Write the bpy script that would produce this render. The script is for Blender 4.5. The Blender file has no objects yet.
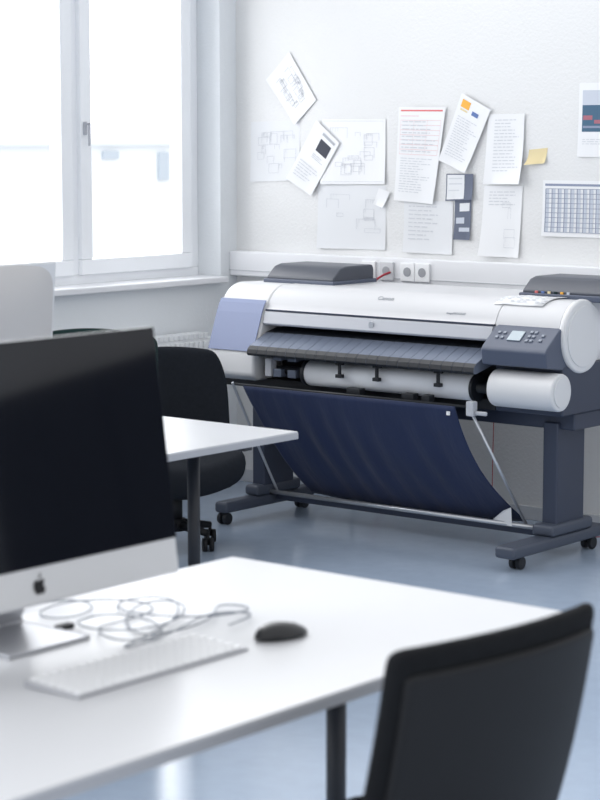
import bpy, bmesh, math, random
from mathutils import Vector, Matrix
random.seed(4)
SC=bpy.context.scene
COL=SC.collection
SC.view_settings.view_transform='Standard'

# ------------------------------------------------------------ materials
def mat(name,col,rough=.5,metal=0.0,spec=.5,var=0.0,vscale=8,bump=0.0,bscale=60,stretch=None,bdist=.004,sheen=0):
    m=bpy.data.materials.new(name); m.use_nodes=True
    nt=m.node_tree; b=nt.nodes['Principled BSDF']
    b.inputs['Base Color'].default_value=(*col,1); b.inputs['Roughness'].default_value=rough
    b.inputs['Metallic'].default_value=metal; b.inputs['Specular IOR Level'].default_value=spec
    if sheen: b.inputs['Sheen Weight'].default_value=sheen
    tc=nt.nodes.new('ShaderNodeTexCoord')
    if var>0:
        n=nt.nodes.new('ShaderNodeTexNoise'); n.inputs['Scale'].default_value=vscale; n.inputs['Detail'].default_value=4
        nt.links.new(tc.outputs['Object'],n.inputs['Vector'])
        r=nt.nodes.new('ShaderNodeMix'); r.data_type='RGBA'
        r.inputs[6].default_value=(*[c*(1-var) for c in col],1); r.inputs[7].default_value=(*[min(1,c*(1+var)) for c in col],1)
        nt.links.new(n.outputs['Fac'],r.inputs[0]); nt.links.new(r.outputs[2],b.inputs['Base Color'])
    if bump>0:
        n=nt.nodes.new('ShaderNodeTexNoise'); n.inputs['Scale'].default_value=bscale; n.inputs['Detail'].default_value=3
        src=tc.outputs['Object']
        if stretch:
            mp=nt.nodes.new('ShaderNodeMapping'); mp.inputs['Scale'].default_value=stretch
            nt.links.new(src,mp.inputs['Vector']); src=mp.outputs['Vector']
        nt.links.new(src,n.inputs['Vector'])
        bp=nt.nodes.new('ShaderNodeBump'); bp.inputs['Strength'].default_value=bump; bp.inputs['Distance'].default_value=bdist
        nt.links.new(n.outputs['Fac'],bp.inputs['Height']); nt.links.new(bp.outputs['Normal'],b.inputs['Normal'])
    return m
M={}
M['wall']=mat('wall_paint',(.74,.745,.75),.9,spec=.2,bump=.55,bscale=70,var=.015,vscale=3)
M['wall_l']=mat('wall_paint_side',(.77,.80,.83),.9,spec=.2,bump=.4,bscale=90,var=.015,vscale=3)
M['floor']=mat('linoleum',(.365,.445,.565),.15,spec=.6,var=.07,vscale=14,bump=.05,bscale=25)
M['white_frame']=mat('window_white',(.92,.94,.97),.4)
M['rad']=mat('radiator_white',(.88,.90,.92),.4)
M['trunk']=mat('trunking_white',(.80,.81,.84),.45)
M['desk']=mat('desk_laminate',(.56,.57,.595),.30,spec=.4,var=.01)
M['deskedge']=mat('desk_edge_band',(.42,.43,.46),.5)
M['base']=mat('skirting_grey',(.55,.57,.6),.5)
M['black']=mat('black_metal',(.014,.016,.022),.45)
M['alu']=mat('aluminium',(.72,.73,.75),.38,metal=.4)
M['alu_stand']=mat('aluminium_stand',(.44,.45,.48),.35,metal=.6)
M['alu_back']=mat('aluminium_back',(.56,.55,.55),.45,metal=.4)
M['screen']=mat('screen_glass',(.003,.004,.008),.06,spec=.45)
M['logo']=mat('emblem_black',(.01,.01,.012),.3)
M['keybase']=mat('keyboard_alu',(.40,.41,.44),.4,metal=.3)
M['keys']=mat('keys_white',(.84,.85,.87),.5)
M['fabric_black']=mat('chair_fabric',(.013,.014,.016),.92,spec=.1,bump=.5,bscale=400,var=.2,vscale=60)
M['fabric_slate']=mat('chair_fabric_slate',(.015,.018,.024),.9,spec=.15,bump=.5,bscale=400,var=.2,vscale=60)
M['plastic_black']=mat('chair_plastic',(.010,.011,.014),.55,spec=.3)
M['mouse']=mat('mouse_plastic',(.016,.017,.020),.34,spec=.45)
M['shell']=mat('chair_shell_plastic',(.015,.0155,.0175),.6,spec=.22)
M['pw']=mat('printer_white',(.70,.705,.72),.36,var=.01)
M['pcover']=mat('printer_cover_silver_white',(.62,.625,.645),.38,var=.01)
M['pgrey']=mat('printer_light_grey',(.48,.495,.54),.38)
M['pblue']=mat('printer_muted_blue',(.20,.245,.41),.4)
M['pnavy']=mat('printer_slate',(.036,.046,.078),.42)
M['pslate']=mat('printer_console_slate',(.075,.092,.14),.42)
M['pdark']=mat('printer_black',(.008,.010,.015),.5)
M['tray']=mat('tray_steel_blue',(.18,.21,.28),.25,metal=.3)
M['cloth']=mat('basket_cloth',(.020,.032,.085),.62,spec=.25,bump=.35,bscale=8,stretch=(2.0,.8,.5),bdist=.02,var=.15,vscale=5,sheen=.1)
M['paper']=mat('paper_white',(.81,.82,.84),.75,spec=.2)
M['roll']=mat('paper_roll_white',(.76,.78,.82),.7,spec=.2)
M['paper2']=mat('paper_grey_white',(.74,.755,.78),.8,spec=.2)
M['ink']=mat('print_grey',(.42,.44,.48),.8)
M['inkl']=mat('print_light',(.60,.62,.66),.8)
M['inkd']=mat('print_dark',(.05,.055,.075),.8)
M['red']=mat('print_red',(.70,.17,.17),.7)
M['redl']=mat('print_pale_red',(.76,.60,.61),.7)
M['orange']=mat('print_orange',(.85,.42,.06),.7)
M['yellow']=mat('note_yellow',(.72,.61,.36),.8)
M['cal']=mat('print_calendar_blue',(.25,.29,.40),.8)
M['teal']=mat('print_teal',(.06,.13,.21),.8)
M['pink']=mat('print_pink',(.38,.14,.18),.8)
M['strip']=mat('print_slate_grey',(.13,.15,.21),.8)
M['calbox']=mat('print_cell',(.55,.59,.67),.8)
M['blue']=mat('print_blue',(.10,.17,.40),.7)
M['silver']=mat('steel_rod',(.58,.60,.64),.3,metal=.7)
M['button']=mat('button_grey',(.25,.28,.34),.4)
M['cable']=mat('cable_grey_blue',(.13,.155,.20),.5)
M['cable_red']=mat('cable_red',(.40,.03,.05),.5)
M['lcd']=mat('lcd_pale',(.40,.47,.52),.3)
M['socket']=mat('socket_white',(.86,.87,.89),.4)
M['socket_g']=mat('socket_grey',(.62,.63,.66),.4)
M['hole']=mat('socket_hole',(.33,.34,.37),.6)
M['slateink']=mat('ink_cover_slate',(.055,.062,.083),.35)
M['foot']=mat('foot_slate',(.065,.078,.11),.45)
M['ext']=mat('exterior_plaster',(.90,.93,.96),.9)
M['extb']=mat('exterior_band',(.80,.85,.90),.9)
M['extd']=mat('exterior_window',(.58,.65,.73),.6)
M['cab']=mat('cabinet_dark_grey',(.05,.055,.065),.6)
M['green']=mat('dark_green_fabric',(.012,.030,.030),.9,spec=.15)

# ------------------------------------------------------------ helpers
def link(o): COL.objects.link(o); return o
def mesh_obj(name,bm,m,smooth=False):
    me=bpy.data.meshes.new(name); bmesh.ops.recalc_face_normals(bm,faces=bm.faces); bm.to_mesh(me); bm.free()
    if not isinstance(m,(list,tuple)): m=[m]
    for k in m: me.materials.append(k)
    o=bpy.data.objects.new(name,me); link(o)
    if smooth:
        for p in me.polygons: p.use_smooth=True
    return o
def bev(o,w,seg=2):
    if w>0:
        b=o.modifiers.new('bevel','BEVEL'); b.width=w; b.segments=seg; b.limit_method='ANGLE'; b.angle_limit=math.radians(40)
        for p in o.data.polygons: p.use_smooth=True
        n=o.modifiers.new('wn','WEIGHTED_NORMAL'); n.keep_sharp=False
    return o
def add_box(bm,x0,x1,y0,y1,z0,z1,mi=0):
    v=[bm.verts.new((x,y,z)) for x in(x0,x1) for y in(y0,y1) for z in(z0,z1)]
    for f in[(0,1,3,2),(4,6,7,5),(0,4,5,1),(2,3,7,6),(0,2,6,4),(1,5,7,3)]:
        fc=bm.faces.new([v[i] for i in f]); fc.material_index=mi
def boxes(name,lst,m,b=.0):
    bm=bmesh.new()
    for l in lst: add_box(bm,*l)
    return bev(mesh_obj(name,bm,m),b)
def add_cyl(bm,p0,p1,r0,r1=None,seg=24,mi=0):
    if r1 is None: r1=r0
    p0=Vector(p0);p1=Vector(p1); d=(p1-p0); q=d.to_track_quat('Z','Y').to_matrix().to_4x4()
    mt=Matrix.Translation((p0+p1)/2)@q
    ret=bmesh.ops.create_cone(bm,cap_ends=True,segments=seg,radius1=r0,radius2=r1,depth=d.length,matrix=mt)
    fs=set(f for v in ret['verts'] for f in v.link_faces)
    for f in fs:
        f.material_index=mi; f.smooth=len(f.verts)==4
def cyl(name,p0,p1,r,m,r1=None,seg=28,b=0):
    bm=bmesh.new(); add_cyl(bm,p0,p1,r,r1,seg); o=mesh_obj(name,bm,m)
    if b: bev(o,b)
    return o
def prof(name,pts,x0,x1,m,b=.004,seg=3):
    bm=bmesh.new()
    a=[bm.verts.new((x0,y,z)) for y,z in pts]; c=[bm.verts.new((x1,y,z)) for y,z in pts]; n=len(pts)
    bm.faces.new(a); bm.faces.new(c[::-1])
    for i in range(n): bm.faces.new([a[i],c[i],c[(i+1)%n],a[(i+1)%n]])
    return bev(mesh_obj(name,bm,m),b,seg)
def tube(name,pts,r,m,smooth=True):
    c=bpy.data.curves.new(name,'CURVE'); c.dimensions='3D'; c.bevel_depth=r; c.bevel_resolution=3; c.resolution_u=8; c.use_fill_caps=True
    if smooth:
        s=c.splines.new('NURBS'); s.points.add(len(pts)-1); s.use_endpoint_u=True; s.order_u=4
    else:
        s=c.splines.new('POLY'); s.points.add(len(pts)-1)
    for i,p in enumerate(pts): s.points[i].co=(*p,1)
    c.materials.append(m); o=bpy.data.objects.new(name+'_c',c); link(o)
    bpy.context.view_layer.update()
    dg=bpy.context.evaluated_depsgraph_get(); me=bpy.data.meshes.new_from_object(o.evaluated_get(dg))
    bpy.data.objects.remove(o); me.name=name
    if not me.materials: me.materials.append(m)
    o=bpy.data.objects.new(name,me); link(o)
    for p in me.polygons: p.use_smooth=True
    return o
def text(name,body,size,m,loc,rot):
    c=bpy.data.curves.new(name,'FONT'); c.body=body; c.size=size; c.extrude=.0006; c.align_x='CENTER'; c.align_y='CENTER'
    o=bpy.data.objects.new(name+'_t',c); link(o); bpy.context.view_layer.update()
    me=bpy.data.meshes.new_from_object(o.evaluated_get(bpy.context.evaluated_depsgraph_get()))
    bpy.data.objects.remove(o); me.materials.clear(); me.materials.append(m)
    mt=Matrix.Translation(loc)@rot.to_4x4(); me.transform(mt)
    o=bpy.data.objects.new(name,me); return link(o)
def empty(name,loc,label,cat,group=None,rot=0):
    e=bpy.data.objects.new(name,None); e.empty_display_size=.1; e.location=loc; e.rotation_euler=(0,0,rot); link(e)
    e['label']=label; e['category']=cat
    if group: e['group']=group
    return e
def tag(o,label,cat,group=None):
    o['label']=label; o['category']=cat
    if group: o['group']=group
    return o
def att(o,par,world=True,label=None):
    o.parent=par
    if world:
        t=par.location.copy(); p=par.parent
        while p: t+=p.location; p=p.parent
        o.location=o.location-t
    if label: o['label']=label
    return o
def struct(o): o['kind']='structure'; return o

# ------------------------------------------------------------ room
WY=7.813; WX=-6.726
f=boxes('floor',[(-7.05,4.5,-2.0,8.05,-.1,0)],M['floor']); struct(f)
w=boxes('wall_back',[(-7.05,4.5,WY,WY+.22,0,3.0)],M['wall']); struct(w)
wl=boxes('wall_left',[(WX-.3,WX,-2,WY,0,1.0),(WX-.3,WX,-2,WY,2.7,3.0),(WX-.3,WX,7.692,WY,1.0,2.7),(WX-.3,WX,-2,5.2,1.0,2.7)],M['wall_l']); struct(wl)
W=bpy.data.objects.new('window_1',None); link(W); W.location=(-6.9,6.45,1.0); W['kind']='structure'
fr=boxes('frame',[(-6.94,-6.87,5.2,7.692,1.0,1.06),(-6.94,-6.87,5.2,7.692,2.64,2.7),(-6.94,-6.87,7.622,7.692,1.06,2.64),(-6.94,-6.87,5.2,5.27,1.06,2.64),(-6.94,-6.87,6.80,6.90,1.06,2.64)],M['white_frame'],.004); att(fr,W)
for (a,b_) in((5.27,6.815),(6.865,7.622)):
    g=.072
    s=boxes('sash',[(-6.925,-6.845,a,b_,1.06,1.06+g),(-6.925,-6.845,a,b_,2.64-g,2.64),(-6.925,-6.845,a,a+g,1.06+g,2.64-g),(-6.925,-6.845,b_-g,b_,1.06+g,2.64-g)],M['white_frame'],.006); att(s,W)
hb=bmesh.new(); add_box(hb,-6.845,-6.835,6.88,6.90,1.70,1.76); add_box(hb,-6.835,-6.81,6.885,6.895,1.745,1.755); add_box(hb,-6.82,-6.81,6.885,6.895,1.65,1.755)
att(bev(mesh_obj('handle',hb,M['pgrey']),.003),W)
sl=boxes('trim_1',[(-6.87,-6.67,5.2,7.69,.99,1.02),],M['trunk'],.006); struct(sl)
tr=boxes('trim_2',[(WX,4.5,WY-.055,WY,1.02,1.14)],M['trunk'],.006); struct(tr)
tl=boxes('trim_3',[(WX,4.5,WY-.058,WY-.0551,1.045,1.049)],M['base'],0); struct(tl)
bb=boxes('baseboard_back',[(WX+.012,4.5,WY-.012,WY,0,.06)],M['base'],.002); struct(bb)
bl=boxes('baseboard_left',[(WX,WX+.012,-2,WY,0,.06)],M['base'],.002); struct(bl)
for x,mk in((-5.868,'socket'),(-5.765,'socket_g'),(-5.645,'socket'),(-5.562,'socket')):
    E=empty('wall_socket',(x,WY-.055,1.08),'white round power socket set in the cable trunking' if mk=='socket' else 'grey round power socket set in the cable trunking','socket','sockets in the trunking')
    bm=bmesh.new(); add_box(bm,x-.040,x+.040,WY-.066,WY-.0552,1.036,1.122); att(bev(mesh_obj('plate',bm,M[mk]),.004),E)
    att(cyl('socket_cup',(x,WY-.0675,1.08),(x,WY-.066,1.08),.021,M['hole']),E)
R=empty('radiator',(-6.62,6.5,.15),'white ribbed panel radiator mounted below the window sill','radiator')
att(boxes('panel',[(-6.70,-6.612,5.4,7.5,.15,.745)],M['rad'],.006),R)
att(boxes('ribs',[(-6.6119,-6.600,5.42+i*.033,5.42+i*.033+.018,.18,.73) for i in range(62)],M['rad'],.003),R)
att(boxes('grille',[(-6.70,-6.605,5.41+i*.035,5.41+i*.035+.02,.7451,.767) for i in range(59)],M['rad'],0),R)
att(cyl('pipe',(-6.65,7.52,.2),(-6.65,7.52,.0),.01,M['rad']),R)
# unseen cabinets, added to give the dark computer screen its reflection
for i,x0 in enumerate((.55,1.53,3.1)):
    E=empty('reflection_cabinet',(x0+.49,WY-.25,0),'tall dark grey cabinet added out of view for the screen reflection','cabinet','unseen cabinets added for the screen reflection')
    att(boxes('body',[(x0,x0+.97,WY-.42,WY-.07,.0,1.80)],M['cab'],.004),E)
    for k in(0,1): att(boxes('door',[(x0+.01+k*.48,x0+.48+k*.48,WY-.44,WY-.4205,.05,1.78)],M['cab'],.003),E)
# exterior
B_=empty('outdoor_building',(-22,21,-3),'low pale plastered building seen across the street','building')
att(boxes('building_wall',[(-24,-20,12,30,-3,1.56)],M['ext'],0),B_)
att(boxes('roof_edge',[(-24.1,-19.9,11.9,30.1,1.56,1.60)],M['extb'],0),B_)
for y0_,y1_,z0_,z1_ in((20.45,20.75,1.38,1.48),(21.55,21.75,1.08,1.46)):
    att(boxes('window_pane',[(-19.995,-19.96,y0_,y1_,z0_,z1_)],M['extd'],0),B_)
la=bpy.data.lights.new('facade_fill','AREA'); la.energy=380; la.size=8; la.color=(.95,.98,1)  # added fill lamp out of view, whitens the building across the street
lo=bpy.data.objects.new('facade_fill',la); link(lo); lo.location=(-11,19,8); lo.rotation_euler=Vector((-9,2.5,-7)).to_track_quat('-Z','Y').to_euler()

# ------------------------------------------------------------ papers on wall
def sheet(name,label,c,lay,m,prints=(),cat='paper',curlk=.012):
    y=WY-.0006-lay*.0030
    ph=random.random()*6
    def P(u,v,dy=0):
        a=Vector((c[0][0],c[0][1]))*(1-u)*(1-v)+Vector((c[1][0],c[1][1]))*u*(1-v)+Vector((c[2][0],c[2][1]))*u*v+Vector((c[3][0],c[3][1]))*(1-u)*v
        curl=curlk*(v**3)*(.2+.8*abs(u-.5+.3*math.sin(ph))*1.4)
        return (a.x,y-curl-dy,a.y)
    bm=bmesh.new(); n=10
    g=[[bm.verts.new(P(i/n,j/n)) for i in range(n+1)] for j in range(n+1)]
    for j in range(n):
        for i in range(n): bm.faces.new([g[j][i],g[j][i+1],g[j+1][i+1],g[j+1][i]])
    o=mesh_obj(name,bm,m,True)
    tag(o,label,cat,'papers pinned to the wall')
    if prints:
        mats=[]; bm=bmesh.new()
        for idx,(u0,v0,u1,v1,mk) in enumerate(prints):
            if mk not in mats: mats.append(mk)
            k=max(1,int(abs(v1-v0)*10+.99)); ku=max(1,int(abs(u1-u0)*8+.99))
            off=.0008+min(idx,14)*.0001
            for a in range(k):
                for b in range(ku):
                    va=v0+(v1-v0)*a/k; vb=v0+(v1-v0)*(a+1)/k; ua=u0+(u1-u0)*b/ku; ub=u0+(u1-u0)*(b+1)/ku
                    fc=bm.faces.new([bm.verts.new(P(*q,off)) for q in((ua,va),(ub,va),(ub,vb),(ua,vb))]); fc.material_index=mats.index(mk)
        p=mesh_obj('print',bm,[M[k] for k in mats]); p.parent=o
    return o
def lines(u0,u1,v0,v1,n,mk='inkl',th=.28,rag=.4):
    out=[]; d=(v1-v0)/n
    for i in range(n):
        u=u0; end=u1-(u1-u0)*rag*random.random()
        while u<end:
            w_=.05+.12*random.random(); out.append((u,v0+i*d,min(u+w_,end),v0+i*d+d*th,mk)); u+=w_+.025
    return out
def grid(u0,u1,v0,v1,nu,nv,mk='inkl',t=.006):
    out=[]
    for i in range(nu+1): x=u0+(u1-u0)*i/nu; out.append((x-t/2,v0,x+t/2,v1,mk))
    for i in range(nv+1): x=v0+(v1-v0)*i/nv; out.append((u0,x-t/2,u1,x+t/2,mk))
    return out
def plan(n,mk='ink'):
    out=[]
    for i in range(n):
        u=.12+.62*random.random(); v=.12+.62*random.random(); a=.06+.22*random.random(); b=.04+.14*random.random(); t=.006
        u1=min(u+a,.92); v1=min(v+b,.92)
        out+=[(u,v,u1,v+t,mk),(u,v,u+t,v1,mk),(u1,v,u1+t,v1,mk)]
        if random.random()<.5: out.append((u,v1,u1,v1+t,mk))
        for k in range(int(random.random()*5)): out.append((u+a*.15*k,v,u+a*.15*k+.004,v+b*.4,mk))
    return out
sheet('paper_sheet','white sheet with a faint floor plan drawing taped to the wall',[(-6.632,1.762),(-6.327,1.771),(-6.327,1.487),(-6.633,1.474)],0,M['paper2'],plan(16,'inkl'))
sheet('paper_sheet','crooked white sheet with a floor plan drawing taped to the wall',[(-6.388,2.091),(-6.224,1.864),(-6.351,1.747),(-6.524,1.962)],2,M['paper'],plan(20))
sheet('paper_sheet','wide white drawing sheet with fine plan lines',[(-6.19,1.775),(-5.818,1.773),(-5.817,1.476),(-6.193,1.47)],1,M['paper'],plan(16,'inkl')+[(.03,.03,.97,.035,'inkl'),(.03,.96,.97,.965,'inkl')])
sheet('paper_sheet','blank pale drawing sheet hanging below the wider plans',[(-6.217,1.475),(-5.816,1.467),(-5.815,1.172),(-6.217,1.168)],0,M['paper2'],plan(9,'inkl'))
sheet('paper_sheet','tilted white flyer with a dark square picture',[(-6.218,1.77),(-6.08,1.663),(-6.247,1.413),(-6.395,1.496)],4,M['paper'],[(.42,.16,.85,.36,'inkd')]+lines(.4,.9,.42,.5,3,'ink')+lines(.12,.9,.62,.9,6)+[(.4,.06,.9,.1,'ink')])
sheet('paper_sheet','small crumpled cream scrap taped beside the plans',[(-5.851,1.457),(-5.788,1.44),(-5.822,1.365),(-5.879,1.383)],3,M['paper'])
sheet('paper_sheet','white printed list with a red heading and red frame',[(-5.739,1.827),(-5.478,1.825),(-5.542,1.389),(-5.756,1.404)],3,M['paper'],[(.05,.03,.95,.046,'red'),(.05,.09,.45,.10,'redl')]+grid(.06,.94,.14,.5,3,7,'redl',.006)+lines(.1,.9,.15,.5,9,'inkl')+lines(.1,.85,.54,.92,14,'inkl'))
sheet('paper_sheet','white certificate sheet with orange and blue emblem',[(-5.389,1.886),(-5.234,1.81),(-5.363,1.53),(-5.51,1.588)],4,M['paper'],[(.10,.06,.38,.17,'orange'),(.5,.15,.72,.21,'blue'),(.12,.19,.36,.215,'yellow')]+lines(.12,.9,.30,.9,16,'inkl'))
sheet('paper_sheet','white text sheet with curling corner',[(-5.25,1.791),(-5.06,1.793),(-5.066,1.487),(-5.267,1.483)],2,M['paper'],lines(.2,.9,.08,.85,16,'inkl'),curlk=.03)
sheet('paper_sheet','small white card in a dark frame',[(-5.471,1.527),(-5.325,1.528),(-5.325,1.413),(-5.471,1.405)],3,M['strip'],[(.04,.04,.68,.95,'paper2'),(.1,.15,.6,.2,'inkl'),(.1,.35,.6,.4,'inkl'),(.1,.6,.5,.64,'inkl')])
sheet('paper_sheet','narrow grey printed strip with pale boxes',[(-5.425,1.411),(-5.335,1.418),(-5.34,1.233),(-5.425,1.233)],2,M['strip'],[(.3,.1,.9,.3,'paper2'),(.1,.45,.6,.6,'calbox'),(.3,.7,.95,.8,'calbox')])
sheet('paper_sheet','pale text sheet partly covered by other sheets',[(-5.71,1.404),(-5.438,1.402),(-5.438,1.163),(-5.71,1.167)],1,M['paper2'],lines(.1,.7,.1,.8,9,'inkl'))
sheet('paper_sheet','white text sheet with a small sketch, curling at the foot',[(-5.27,1.475),(-5.066,1.479),(-5.08,1.163),(-5.285,1.165)],1,M['paper'],lines(.15,.9,.08,.3,5,'inkl')+plan(4,'inkl'),curlk=.025)
sheet('sticky_note','yellow sticky note on the wall',[(-5.038,1.636),(-4.942,1.645),(-4.952,1.578),(-5.045,1.57)],0,M['yellow'],cat='note',curlk=.03)
cal=[(.03,.06,.97,.10,'cal')]+[(.04+.0767*i,.15,.04+.0767*i+.04,.92,'calbox') for i in range(12)]+grid(.04,.96,.15,.92,12,9,'cal',.009)
sheet('wall_calendar','white year planner with blue grid of months',[(-4.964,1.505),(-4.55,1.505),(-4.55,1.262),(-4.964,1.262)],0,M['paper'],cal,cat='calendar')
ph=[(.08,.10,1,.30,'calbox'),(.08,.30,1,.66,'teal'),(.10,.44,.30,.50,'pink'),(.34,.50,.50,.55,'pink'),(.5,.36,.7,.40,'cal'),(.1,.58,.6,.61,'cal')]+lines(.1,.6,.76,.85,3,'inkl')
sheet('photo_poster','white sheet with a dark teal and pink photograph',[(-4.787,1.921),(-4.56,1.921),(-4.56,1.607),(-4.79,1.607)],0,M['paper'],ph,cat='poster')

# ------------------------------------------------------------ printer
PR=empty('wide_format_printer',(-5.22,7.2,0),'white and navy wide format plotter on wheeled stand','printer')
def arc(cy,cz,r,a0,a1,n=10): return [(cy+r*math.cos(math.radians(a0+(a1-a0)*i/n)),cz+r*math.sin(math.radians(a0+(a1-a0)*i/n))) for i in range(n+1)]
XL=-6.12; XLM=-5.85; XRM=-4.66; XR=-4.33
top=arc(7.13,.91,.14,90,160,10)
att(prof('left_housing',[(7.5,.64),(7.5,1.04)]+arc(7.13,.91,.14,90,150,8)+[(6.975,.93),(6.915,.765),(6.905,.75),(6.90,.665),(6.93,.64)],XL,XLM,M['pw'],.014,4),PR)
bm=bmesh.new()
pp=[(6.999,.985),(6.987,.97),(6.968,.93),(6.908,.768)]
a=[bm.verts.new((XL+.008,y-.002,z)) for y,z in pp]; c=[bm.verts.new((XLM-.004,y-.002,z)) for y,z in pp]
for i in range(3): bm.faces.new([a[i],c[i],c[i+1],a[i+1]])
o=mesh_obj('side_panel',bm,M['pblue']); s=o.modifiers.new('s','SOLIDIFY'); s.thickness=.004; s.offset=0
att(o,PR,label='muted blue front panel')
att(prof('top_cover',[(7.52,.90),(7.52,1.04),(7.5,1.05)]+top+[(6.985,.948),(7.02,.93)],XLM+.002,XRM,M['pcover'],.003),PR)
att(prof('front_strip',[(7.03,.945),(6.978,.94),(6.962,.89),(6.97,.882),(7.03,.882)],XLM+.002,XRM,M['pgrey'],.003),PR,label='light grey trim strip')
att(boxes('seam',[(XLM+.004,XRM,6.981,7.02,.9425,.9495)],M['pnavy'],0),PR)
def carc(x,deg,name,body,size):
    a_=math.radians(deg)
    att(text(name,body,size,M['ink'],(x,7.13+.1413*math.cos(a_),.91+.1413*math.sin(a_)),Matrix.Rotation(a_-math.radians(90),3,'X')),PR)
carc(-5.24,128,'lettering','Canon',.032)
carc(-4.86,150,'lettering','imagePROGRAF',.014)
att(cyl('emblem',(-5.26,6.969,.915),(-5.26,6.964,.915),.013,M['silver']),PR)
att(prof('right_housing',[(7.5,.80),(7.5,1.04)]+arc(7.13,.91,.14,90,180,10)+[(6.99,.80)],XRM+.001,XR-.03,M['pcover'],.004),PR)
att(cyl('end_cap',(XR-.03,7.13,.91),(XR,7.13,.91),.147,M['pw'],seg=48,b=.01),PR)
att(cyl('cap_disc',(XR-.001,7.13,.91),(XR+.004,7.13,.91),.122,M['pw'],seg=48,b=.002),PR)
con=[(7.12,.955),(7.0,.95),(6.975,.943),(6.885,.875),(6.875,.86),(6.885,.80),(6.99,.785),(7.12,.785)]
CO=att(prof('control_console',con,XRM+.012,XR-.015,M['pslate'],.006),PR,label='slate blue sloping console')
A=Vector((0,6.975,.943)); B=Vector((0,6.885,.875)); nrm=Vector((0,-(A-B).z,(A-B).y)).normalized()
def cface(x0,x1,s0,s1,m,name,off=.003):
    bm=bmesh.new(); q=[]
    for (x,s) in((x0,s0),(x1,s0),(x1,s1),(x0,s1)):
        p=A.lerp(B,s)+nrm*off; q.append(bm.verts.new((x,p.y,p.z)))
    f=bm.faces.new(q); o=mesh_obj(name,bm,m); so=o.modifiers.new('s','SOLIDIFY'); so.thickness=.004; so.offset=0
    o.parent=CO; return o
cface(-4.55,-4.49,.2,.68,M['lcd'],'display')
for x,s in((-4.605,.3),(-4.605,.55),(-4.58,.3),(-4.58,.55),(-4.46,.2),(-4.44,.2),(-4.46,.42),(-4.44,.42),(-4.46,.64),(-4.44,.64),(-4.40,.35),(-4.40,.6)):
    cface(x-.006,x+.006,s-.05,s+.05,M['button'],'button')
att(boxes('lower_body',[(XRM,XR-.012,7.0,7.5,.60,.80)],M['pnavy'],.01),PR,label='dark slate lower housing')
att(cyl('roll_cover',(XRM+.035,6.955,.702),(XR+.01,6.955,.702),.075,M['pw'],seg=40,b=.008),PR)
att(cyl('roll_cover_disc',(XR+.009,6.955,.702),(XR+.014,6.955,.702),.058,M['pw'],seg=40),PR)
att(boxes('rear_body',[(XLM,XRM,7.1,7.5,.60,.91)],M['pdark'],0),PR)
att(boxes('lower_rail',[(XL+.01,XRM,7.0,7.45,.60,.645)],M['pdark'],.004),PR)
bm=bmesh.new()
T=[(7.06,.868),(6.985,.85),(6.872,.800),(6.856,.785),(6.852,.768),(6.858,.758),(6.88,.760),(7.06,.80)]
n=22; w=(XRM-.005-(XLM+.005))/n
for i in range(n):
    x0=XLM+.005+i*w+.0010; x1=x0+w-.002
    a=[bm.verts.new((x0,y,z)) for y,z in T]; c=[bm.verts.new((x1,y,z)) for y,z in T]; k=len(T)
    bm.faces.new(a); bm.faces.new(c[::-1])
    for j in range(k):
        fc=bm.faces.new([a[j],c[j],c[(j+1)%k],a[(j+1)%k]]); fc.material_index=1 if j in(0,2,3,4,5,6) else 0
o=mesh_obj('output_tray',bm,[M['tray'],M['pdark']]); att(o,PR,label='grey blue ribbed paper guide')
att(boxes('tray_core',[(XLM,XRM,6.99,7.1,.78,.84)],M['pdark'],0),PR)
att(cyl('paper_roll',(-5.585,6.975,.690),(-4.735,6.975,.690),.054,M['roll'],seg=32),PR,label='white roll of plotter paper')
att(cyl('spool',(-5.83,6.975,.690),(-4.665,6.975,.690),.02,M['pdark']),PR)
for x0,x1 in((-5.605,-5.585),(-4.735,-4.722)): att(cyl('roll_flange',(x0,6.975,.690),(x1,6.975,.690),.056,M['pdark']),PR)
for x in(-5.375,-5.18,-4.87): att(boxes('bracket',[(x-.006,x+.006,6.895,6.907,.69,.765),(x-.016,x+.016,6.89,6.912,.69,.705),(x-.02,x+.02,6.895,6.91,.745,.760)],M['pdark'],.002),PR)
for x,hw in((-5.30,.035),(-5.02,.03),(-4.93,.02)): att(boxes('spool_clamp',[(x-hw,x+hw,6.895,6.935,.625,.652)],M['pdark'],.004),PR)
for x in(-5.74,-5.66): att(boxes('paper_guide',[(x-.022,x+.022,6.93,7.0,.665,.70),(x-.022,x+.022,6.93,7.0,.735,.752)],M['tray'],.003),PR)
att(boxes('roll_lever',[(-5.80,-5.765,6.92,6.96,.665,.745)],M['pgrey'],.004),PR)
att(boxes('beam',[(-6.0,-4.36,7.12,7.4,.53,.60)],M['pnavy'],.008),PR)
for x0,x1 in((-6.02,-5.64),(-4.665,-4.27)):
    I=att(prof('ink_tank_cover',[(7.2,1.045),(7.195,1.075),(7.25,1.118),(7.29,1.128),(7.48,1.128),(7.49,1.11),(7.49,1.045)],x0,x1,M['slateink'],.008),PR,label='dark slate ink tank cover')
    att(boxes('ink_tank_base',[(x0-.01,x1+.01,7.185,7.5,1.04,1.066)],M['pslate'],.005),PR)
for i,k in enumerate(('red','blue','yellow','green','orange','calbox')):
    att(boxes('ink_label',[(-4.60+i*.03,-4.588+i*.03,7.190,7.196,1.066,1.075)],M[k],0),PR)
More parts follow.
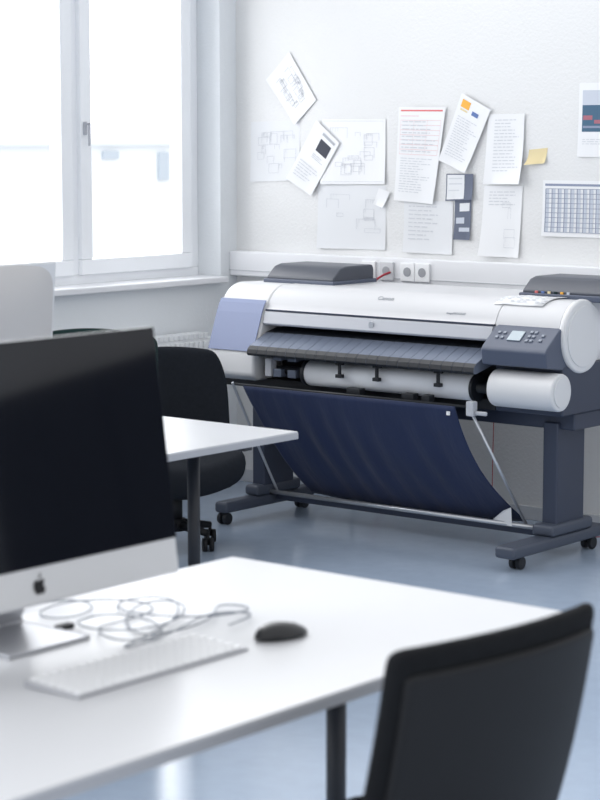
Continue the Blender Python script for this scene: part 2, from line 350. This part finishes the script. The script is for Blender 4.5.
for x,fy in((-5.99,6.84),(-4.46,6.775)):
    att(boxes('stand_leg',[(x-.035,x+.035,7.10,7.31,.12,.56)],M['pnavy'],.008),PR)
    hw=.036 if x<-5 else .048
    att(boxes('stand_foot',[(x-hw,x+hw,fy,7.47,.052,.102),(x-hw-.004,x+hw+.004,7.05,7.36,.102,.15)],M['foot'],.014),PR)
    for y in(6.87,7.41):
        C=att(bpy.data.objects.new('castor',None),PR,False); link(C); C.location=Vector((x,y,.026))-PR.location
        for dx in(-.016,.016):
            wv=cyl('wheel',(dx-.009,0,0),(dx+.009,0,0),.026,M['pdark'],b=.003); wv.parent=C
        fk=boxes('fork',[(-.012,.012,-.012,.012,0,.028)],M['pdark'],.002); fk.parent=C
att(boxes('crossbar',[(-5.94,-4.51,7.17,7.22,.075,.105)],M['pnavy'],.004),PR)
att(cyl('crossbar_rod',(-5.95,7.14,.115),(-4.44,7.14,.115),.010,M['silver']),PR)
def basket():
    bm=bmesh.new(); nu,nv=130,30; g=[]
    random.seed(9)
    W_=[(random.random()*60+8,random.random()*6,random.random()*12-6) for _ in range(9)]
    for j in range(nv+1):
        t=j/nv; row=[]
        for i in range(nu+1):
            u=i/nu
            x0=-5.88+.10*t+.02*math.sin(3.14*t); x1=-4.765+.115*t-.02*math.sin(3.14*t)
            x=x0+(x1-x0)*u
            sag=.05*math.sin(math.pi*t)
            fold=sum(math.sin(u*a_+b_+c_*t) for a_,b_,c_ in W_)/6
            amp=.010*math.sin(math.pi*min(1,t*.75))
            y=6.87+.36*t**1.15+fold*amp*1.3 - sag*.3 + .02*math.sin(u*9)*t*(1-t)
            z=.622-.505*t - sag*.6 - .02*math.sin(math.pi*u)*t
            row.append(bm.verts.new((x,y,z)))
        g.append(row)
    for j in range(nv):
        for i in range(nu): bm.faces.new([g[j][i],g[j][i+1],g[j+1][i+1],g[j+1][i]])
    o=mesh_obj('cloth_basket',bm,M['cloth'],True); s=o.modifiers.new('s','SOLIDIFY'); s.thickness=.003
    return o
att(basket(),PR,label='navy cloth paper basket')
att(boxes('basket_tag',[(-4.80,-4.785,6.86,6.866,.585,.60)],M['paper'],0),PR)
att(cyl('basket_rail',(-5.93,6.875,.625),(-4.70,6.875,.625),.006,M['pdark']),PR)
att(tube('basket_rod',[(-5.95,6.88,.63),(-5.95,6.98,.45),(-5.93,7.16,.12)],.006,M['silver']),PR)
att(cyl('basket_rod',(-4.69,6.88,.60),(-4.60,7.15,.12),.0065,M['silver']),PR)
att(boxes('rod_holder',[(-4.70,-4.665,6.85,6.885,.59,.65),(-4.665,-4.61,6.862,6.875,.595,.612)],M['pgrey'],.005),PR)
def drape(x0,x1,a0,a1,extra,off,name,label,skew=0):
    bm=bmesh.new(); n=8
    pts=[]
    for i in range(n+1):
        s=i/n*(a1+extra)
        if s<a1: ang=math.radians(90)+ (a1-s)/.14; pts.append((7.13+(.14+off)*math.cos(ang),.91+(.14+off)*math.sin(ang)))
        else: pts.append((7.13+(s-a1),1.05+off))
    rows=[[bm.verts.new((x0+(x1-x0)*k/4+skew*i/n,y,z+.004*math.sin(k*1.3)**2)) for k in range(5)] for i,(y,z) in enumerate(pts)]
    for j in range(n):
        for k in range(4): bm.faces.new([rows[j][k],rows[j][k+1],rows[j+1][k+1],rows[j+1][k]])
    o=mesh_obj(name,bm,M['paper'],True); s=o.modifiers.new('s','SOLIDIFY'); s.thickness=.0008; s.offset=0
    tag(o,label,'paper')
    bm=bmesh.new()
    for j in range(1,n-1):
        for k in range(8):
            if (j*3+k*5)%4:
                xa=x0+(x1-x0)*(k+.3)/8+skew*j/n; y,z=pts[j]; y2,z2=pts[j+1]
                d=.0055
                ym=(y+y2)/2; zm=(z+z2)/2
                bm.faces.new([bm.verts.new(q) for q in((xa,y-d*.5,z+d),(xa+.017,y-d*.5,z+d),(xa+.017,ym-d*.5,zm+d),(xa,ym-d*.5,zm+d))])
    p=mesh_obj('print',bm,M['inkl']); p.parent=o
drape(-4.70,-4.47,0,.09,.05,.003,'leaflet','loose white printed sheet lying on top of the printer',.03)
bm=bmesh.new(); v=[bm.verts.new(q) for q in((-4.80,7.17,.10),(-4.65,7.12,.112),(-4.655,7.12,.19),(-4.70,7.13,.17))]; bm.faces.new(v)
o=mesh_obj('paper_sheet',bm,M['paper2']); tag(o,'loose white sheet caught in the cloth basket','paper')
o=tag(tube('power_cable',[(-5.74,7.745,1.075),(-5.76,7.68,1.06),(-5.82,7.62,.98),(-5.86,7.6,.8),(-5.8,7.6,.4),(-5.7,7.62,.01)],.005,M['cable_red']),'red cable plugged into the wall trunking','cable')
o=tag(tube('power_cable',[(-5.845,7.745,1.075),(-5.87,7.68,1.03),(-5.9,7.65,.95),(-5.9,7.6,.6),(-5.85,7.62,.01)],.005,M['pdark']),'black cable plugged into the wall trunking','cable')
o=tag(tube('network_cable',[(-5.12,7.7,.9),(-5.13,7.70,.5),(-5.14,7.70,.2),(-5.1,7.65,.006)],.002,M['cable_red']),'thin red cable hanging behind the printer','cable')
o=tag(tube('network_cable',[(-4.2,7.7,.9),(-4.22,7.65,.45),(-4.3,7.6,.2),(-4.4,7.58,.006),(-4.6,7.6,.006)],.002,M['cable_red']),'thin red cable trailing from the wall to the floor','cable')

# ------------------------------------------------------------ desks
def desk(x0,x1,y0,y1,legs,label):
    E=empty('desk',((x0+x1)/2,(y0+y1)/2,0),label,'desk')
    o=boxes('desktop',[(x0,x1,y0,y1,.716,.7395)],M['desk'],.002); att(o,E)
    o=boxes('edge_band',[(x0-.001,x1+.001,y0-.001,y1+.001,.7145,.7345)],M['deskedge'],.001); att(o,E)
    for (x,y) in legs:
        att(cyl('leg',(x,y,.03),(x,y,.714),.021,M['black']),E)
        att(boxes('foot',[(x0+.08,x1-.08,y-.03,y+.03,0,.03)],M['black'],.005),E)
        att(boxes('bracket',[(x0+.08,x1-.08,y-.02,y+.02,.685,.7144)],M['black'],.003),E)
    ys=[l[1] for l in legs]; x=legs[0][0]
    att(boxes('frame',[(x-.02,x+.02,min(ys),max(ys),.68,.7144)],M['black'],.002),E)
    return E
desk(-3.105,-2.19,1.72,3.588,[(-2.60,3.33),(-2.60,1.95)],'white laminate office desk with black legs holding a computer')
desk(-5.12,-4.28,3.70,5.275,[(-4.60,5.12),(-4.60,3.90)],'white laminate office desk with black legs standing near the plotter')

# ------------------------------------------------------------ computers
def computer(loc,rot,label,s=1.0,tilt=8,hh=.50):
    E=empty('desktop_computer',loc,label,'computer',rot=rot)
    w=.388*s; z0=.082*s; t=math.radians(tilt)
    bp=att(boxes('display_body',[(-.012,0,-w,w,0,hh)],M['alu'],.006),E,False)
    bp.location=(0,0,z0); bp.rotation_euler=(0,-t,0)
    bm=bmesh.new(); rows=[]
    def rr(sc,k):
        out=[]
        for q in range(0,360,10):
            a=math.radians(q); ca,sa=math.cos(a),math.sin(a); e=.25 if k<2 else .6
            out.append((sc*w*math.copysign(abs(ca)**e,ca),hh/2+sc*hh/2*math.copysign(abs(sa)**e,sa)))
        return out
    for k,(sc,d) in enumerate(((.985,-.0115),(.85,-.025),(.5,-.04),(.2,-.046))):
        rows.append([bm.verts.new((d,y,z)) for y,z in rr(sc,k)])
    for k in range(3):
        for i in range(36): bm.faces.new([rows[k][i],rows[k][(i+1)%36],rows[k+1][(i+1)%36],rows[k+1][i]])
    bm.faces.new(rows[3])
    o=mesh_obj('back_bulge',bm,M['alu_back'],True); o.parent=bp
    bm=bmesh.new(); add_box(bm,-.0005,.0022,-w+.001,w-.001,.072*s,hh-.001); o=bev(mesh_obj('screen',bm,M['screen']),.0008); o.parent=bp
    pts=[(0,.6),(.25,.78),(.6,.8),(.9,.55),(.72,.35),(.66,.1),(.75,-.2),(.95,-.35),(.8,-.7),(.5,-1),(.25,-.95),(0,-.88),(-.25,-.95),(-.5,-1),(-.82,-.65),(-.98,-.1),(-.92,.4),(-.65,.75),(-.3,.78)]
    bm=bmesh.new(); r=.016*s
    vs=[bm.verts.new((.0012,p[0]*r,.036*s+p[1]*r)) for p in pts]; bm.faces.new(vs)
    lf=[(0,.95),(.05,1.25),(.3,1.5),(.42,1.5),(.35,1.15),(.15,.95)]
    bm.faces.new([bm.verts.new((.0012,p[0]*r,.036*s+p[1]*r)) for p in lf])
    o=mesh_obj('emblem',bm,M['logo']); o.parent=bp
    bm=bmesh.new()
    prf=[(.02,.0),(.02,.007),(-.16,.007),(-.175,.02),(-.155,.10),(-.105,.20),(-.075,.24),(-.07,.235),(-.10,.19),(-.148,.095),(-.165,.012),(-.18,.0)]
    hw=.105*s
    a=[bm.verts.new((x*s,-hw,z*s)) for x,z in prf]; c=[bm.verts.new((x*s,hw,z*s)) for x,z in prf]
    bm.faces.new(a); bm.faces.new(c[::-1])
    for i in range(len(prf)): bm.faces.new([a[i],c[i],c[(i+1)%len(prf)],a[(i+1)%len(prf)]])
    o=bev(mesh_obj('stand',bm,M['alu_stand']),.002); o.parent=E
    return E
computer((-2.815,2.703,.7405),0,'aluminium all-in-one computer with a large switched-off black screen',1.0,8)
computer((-4.70,4.16,.7405),math.pi,'aluminium all-in-one computer seen from its silver back',1.0,5,.495)

# keyboard
K=empty('keyboard',(-2.567,2.712,.7395),'slim white and aluminium keyboard lying on the desk','keyboard')
bm=bmesh.new()
v=[(-2.635,2.485,.7396),(-2.500,2.485,.7396),(-2.500,2.935,.7396),(-2.635,2.935,.7396),(-2.635,2.485,.752),(-2.500,2.485,.745),(-2.500,2.935,.745),(-2.635,2.935,.752)]
vs=[bm.verts.new(q) for q in v]
for fidx in((0,1,2,3),(4,5,6,7),(0,1,5,4),(1,2,6,5),(2,3,7,6),(3,0,4,7)): bm.faces.new([vs[i] for i in fidx])
att(bev(mesh_obj('keyboard_base',bm,M['keybase']),.002),K)
bm=bmesh.new()
for r in range(6):
    x=-2.630+r*.0213
    for c in range(19):
        y=2.493+c*.0229
        y1=y+.0180
        if r==5 and 4<=c<=8:
            if c>4: continue
            y1=y+.0229*5-.003
        zt=.7552-(x+2.635)*.0518
        add_box(bm,x,x+.0165,y,y1,zt-.005,zt)
o=mesh_obj('keys',bm,M['keys']); o['kind']='stuff'; att(o,K)
# mouse
bm=bmesh.new(); bmesh.ops.create_uvsphere(bm,u_segments=28,v_segments=16,radius=1)
for v in bm.verts:
    x,y,z=v.co
    if z<0: z*=.12
    v.co=(x*.033,y*.060,(z*.027)*(1-.25*y)+.0045)
o=mesh_obj('mouse_body',bm,M['mouse'],True)
E=empty('computer_mouse',(-2.518,3.052,.7395),'black wireless mouse on the desk','mouse',rot=math.radians(-14)); o.parent=E
wh=cyl('scroll_wheel',(-.003,.030,.0195),(.003,.030,.0195),.006,M['black']); wh.parent=E
# cable on desk: one long loose tangled run
L=[(-3.08,2.86),(-3.07,3.0),(-2.97,3.03),(-2.91,2.90),(-3.01,2.85),(-3.05,2.97),(-2.94,3.11),(-2.82,3.05),(-2.86,2.90),(-2.79,2.82),(-2.71,2.80),(-2.68,2.88),(-2.75,2.98),(-2.88,2.99),(-2.92,2.86),(-2.80,2.84),(-2.73,2.98),(-2.82,3.14),(-2.93,3.11),(-2.86,2.96),(-2.72,2.86),(-2.67,2.95),(-2.71,3.09),(-2.80,3.17),(-2.74,3.22),(-2.67,3.14),(-2.74,3.02),(-2.92,2.99),(-2.99,3.10),(-2.90,3.17),(-2.76,3.04),(-2.71,2.88),(-2.69,2.77),(-2.66,2.81),(-2.68,2.93),(-2.76,3.10),(-2.70,3.18),(-2.64,3.12),(-2.64,3.04)]
pts=[(x,y,.7422+.0032*((i*3)%4)) for i,(x,y) in enumerate(L)]
o=tag(tube('coiled_cable',pts,.0016,M['cable']),'tangled grey blue cable lying in loose loops on the desk','cable')
U=tag(boxes('usb_stick',[(-2.905,-2.885,2.822,2.86,.7396,.749)],M['plastic_black'],.002),'small black usb stick beside the computer stand','usb stick')

# ------------------------------------------------------------ chairs
def plate(name,fn,t,m,nx=8,nz=8,sub=2):
    bm=bmesh.new(); L=[]
    for k in(0,1):
        L.append([[bm.verts.new(fn(i/nx*2-1,j/nz,k*t)) for i in range(nx+1)] for j in range(nz+1)])
    for j in range(nz):
        for i in range(nx):
            bm.faces.new([L[0][j][i],L[0][j][i+1],L[0][j+1][i+1],L[0][j+1][i]])
            bm.faces.new([L[1][j][i],L[1][j+1][i],L[1][j+1][i+1],L[1][j][i+1]])
    for i in range(nx):
        for j in(0,nz): bm.faces.new([L[0][j][i],L[0][j][i+1],L[1][j][i+1],L[1][j][i]])
    for j in range(nz):
        for i in(0,nx): bm.faces.new([L[0][j][i],L[0][j+1][i],L[1][j+1][i],L[1][j][i]])
    o=mesh_obj(name,bm,m,True); s=o.modifiers.new('s','SUBSURF'); s.levels=sub; s.render_levels=sub
    return o
def chair(loc,rot,label,topz=.92,fab='fabric_black',sz=None,a0=20,rb=.27,n=9,lean=.085,taper=0,arch=.012,sw=.25,hb=.50,rnd=0,curve=.045,st_t=.07,lip=.008,bt=.042,shw=.230):
    E=empty('office_chair',loc,label,'chair',rot=rot)
    zb=topz-hb
    if sz is None: sz=topz-.45
    y0=.285-lean
    def prof_w(v):
        k=(1-taper*(1-v)**1.3)
        if rnd and v>.6: k*=1-rnd*((v-.6)/.4)**3
        return k
    def bk(u,v,t):
        x=u*.253*prof_w(v)
        y=y0+lean*v-curve*u*u+.012*math.sin(v*3.1)+t
        return (x,y,zb+hb*v-arch*u*u*v)
    o=plate('backrest',bk,bt,M[fab],n,n); o.parent=E
    def sh(u,v,t):
        y=y0+lean*(.02+.89*v)-curve*.92*u*u+.012*math.sin(v*3.1)+bt+.001+t
        return (u*shw*prof_w(v),y,zb+.02+(hb-.060)*v-arch*u*u*v)
    o=plate('back_shell',sh,.014,M['shell'],n+5,n+5); o.parent=E
    def st(u,v,t):
        return (u*sw*(1-.06*abs(v-.5)),-.27+.50*v,sz-.05+t-.02*(1-v)**4+lip*u*u)
    o=plate('seat',st,st_t,M[fab],6,6); o.parent=E
    o=tube('back_support',[(0,.05,sz-.07),(0,.20,sz-.08),(0,.285,sz-.02),(0,.29,zb+.15)],.022,M['plastic_black']); o.parent=E
    bm=bmesh.new(); add_box(bm,-.09,.09,-.09,.09,sz-.09,sz-.055); o=bev(mesh_obj('seat_mechanism',bm,M['plastic_black']),.01); o.parent=E
    bm=bmesh.new(); add_cyl(bm,(0,0,.10),(0,0,.25),.028); add_cyl(bm,(0,0,.24),(0,0,sz-.08),.016); o=mesh_obj('gas_column',bm,M['plastic_black']); o.parent=E
    bm=bmesh.new(); add_cyl(bm,(0,0,.07),(0,0,.12),.04)
    for i in range(5):
        a=math.radians(72*i+a0); add_cyl(bm,(0,0,.10),(rb*math.cos(a),rb*math.sin(a),.075),.024,.014,12)
    o=mesh_obj('star_base',bm,M['plastic_black']); o.parent=E
    for i in range(5):
        a=math.radians(72*i+a0); C=bpy.data.objects.new('castor',None); link(C); C.parent=E; C.location=(rb*math.cos(a),rb*math.sin(a),.028)
        for dx in(-.014,.014):
            q=cyl('wheel',(dx-.008,0,0),(dx+.008,0,0),.028,M['plastic_black'],seg=20); q.parent=C
        q=cyl('pin',(0,0,0),(0,0,.05),.007,M['plastic_black'],seg=10); q.parent=C
    return E
chair((-2.093,2.795,0),math.radians(-96.0),'black office swivel chair drawn up to the near desk',.926,sz=.47,lean=.125,n=13,arch=.006,bt=.036,shw=.236)
r2=50
chair((-5.81,6.355,0),math.radians(r2),'dark upholstered office swivel chair in front of the plotter',.81,'fabric_slate',sz=.30,a0=39+36-r2,rb=.17,taper=-.06,sw=.27,hb=.60,rnd=.2,curve=.09,st_t=.13,lip=.08)
chair((-5.64,5.73,0),math.radians(219),'dark green black office swivel chair behind the desk',.998,'green',arch=.04)

# ------------------------------------------------------------ lighting
wd=bpy.data.worlds.new('world'); SC.world=wd; wd.use_nodes=True
nt=wd.node_tree; bg=nt.nodes['Background']
tc=nt.nodes.new('ShaderNodeTexCoord'); sx=nt.nodes.new('ShaderNodeSeparateXYZ'); nt.links.new(tc.outputs['Generated'],sx.inputs[0])
mr=nt.nodes.new('ShaderNodeMapRange'); mr.inputs['From Min'].default_value=-.35; mr.inputs['From Max'].default_value=-.65
mr.inputs['To Min'].default_value=1.03; mr.inputs['To Max'].default_value=5.6
nt.links.new(sx.outputs['X'],mr.inputs['Value']); nt.links.new(mr.outputs['Result'],bg.inputs['Strength'])
bg.inputs['Color'].default_value=(.97,.983,1.0,1)

# ------------------------------------------------------------ camera
cam=bpy.data.cameras.new('camera'); co=bpy.data.objects.new('camera',cam); link(co)
cam.sensor_fit='VERTICAL'; cam.sensor_height=36; cam.lens=94.5
p=math.atan(265/2100); th=math.radians(129)
d=Vector((math.cos(th)*math.cos(p),math.sin(th)*math.cos(p),-math.sin(p)))
co.location=(0,0,1.70); co.rotation_euler=d.to_track_quat('-Z','Y').to_euler()
cam.dof.use_dof=True; cam.dof.focus_distance=8.7; cam.dof.aperture_fstop=5.2
cam.clip_start=.1; cam.clip_end=200
SC.camera=co
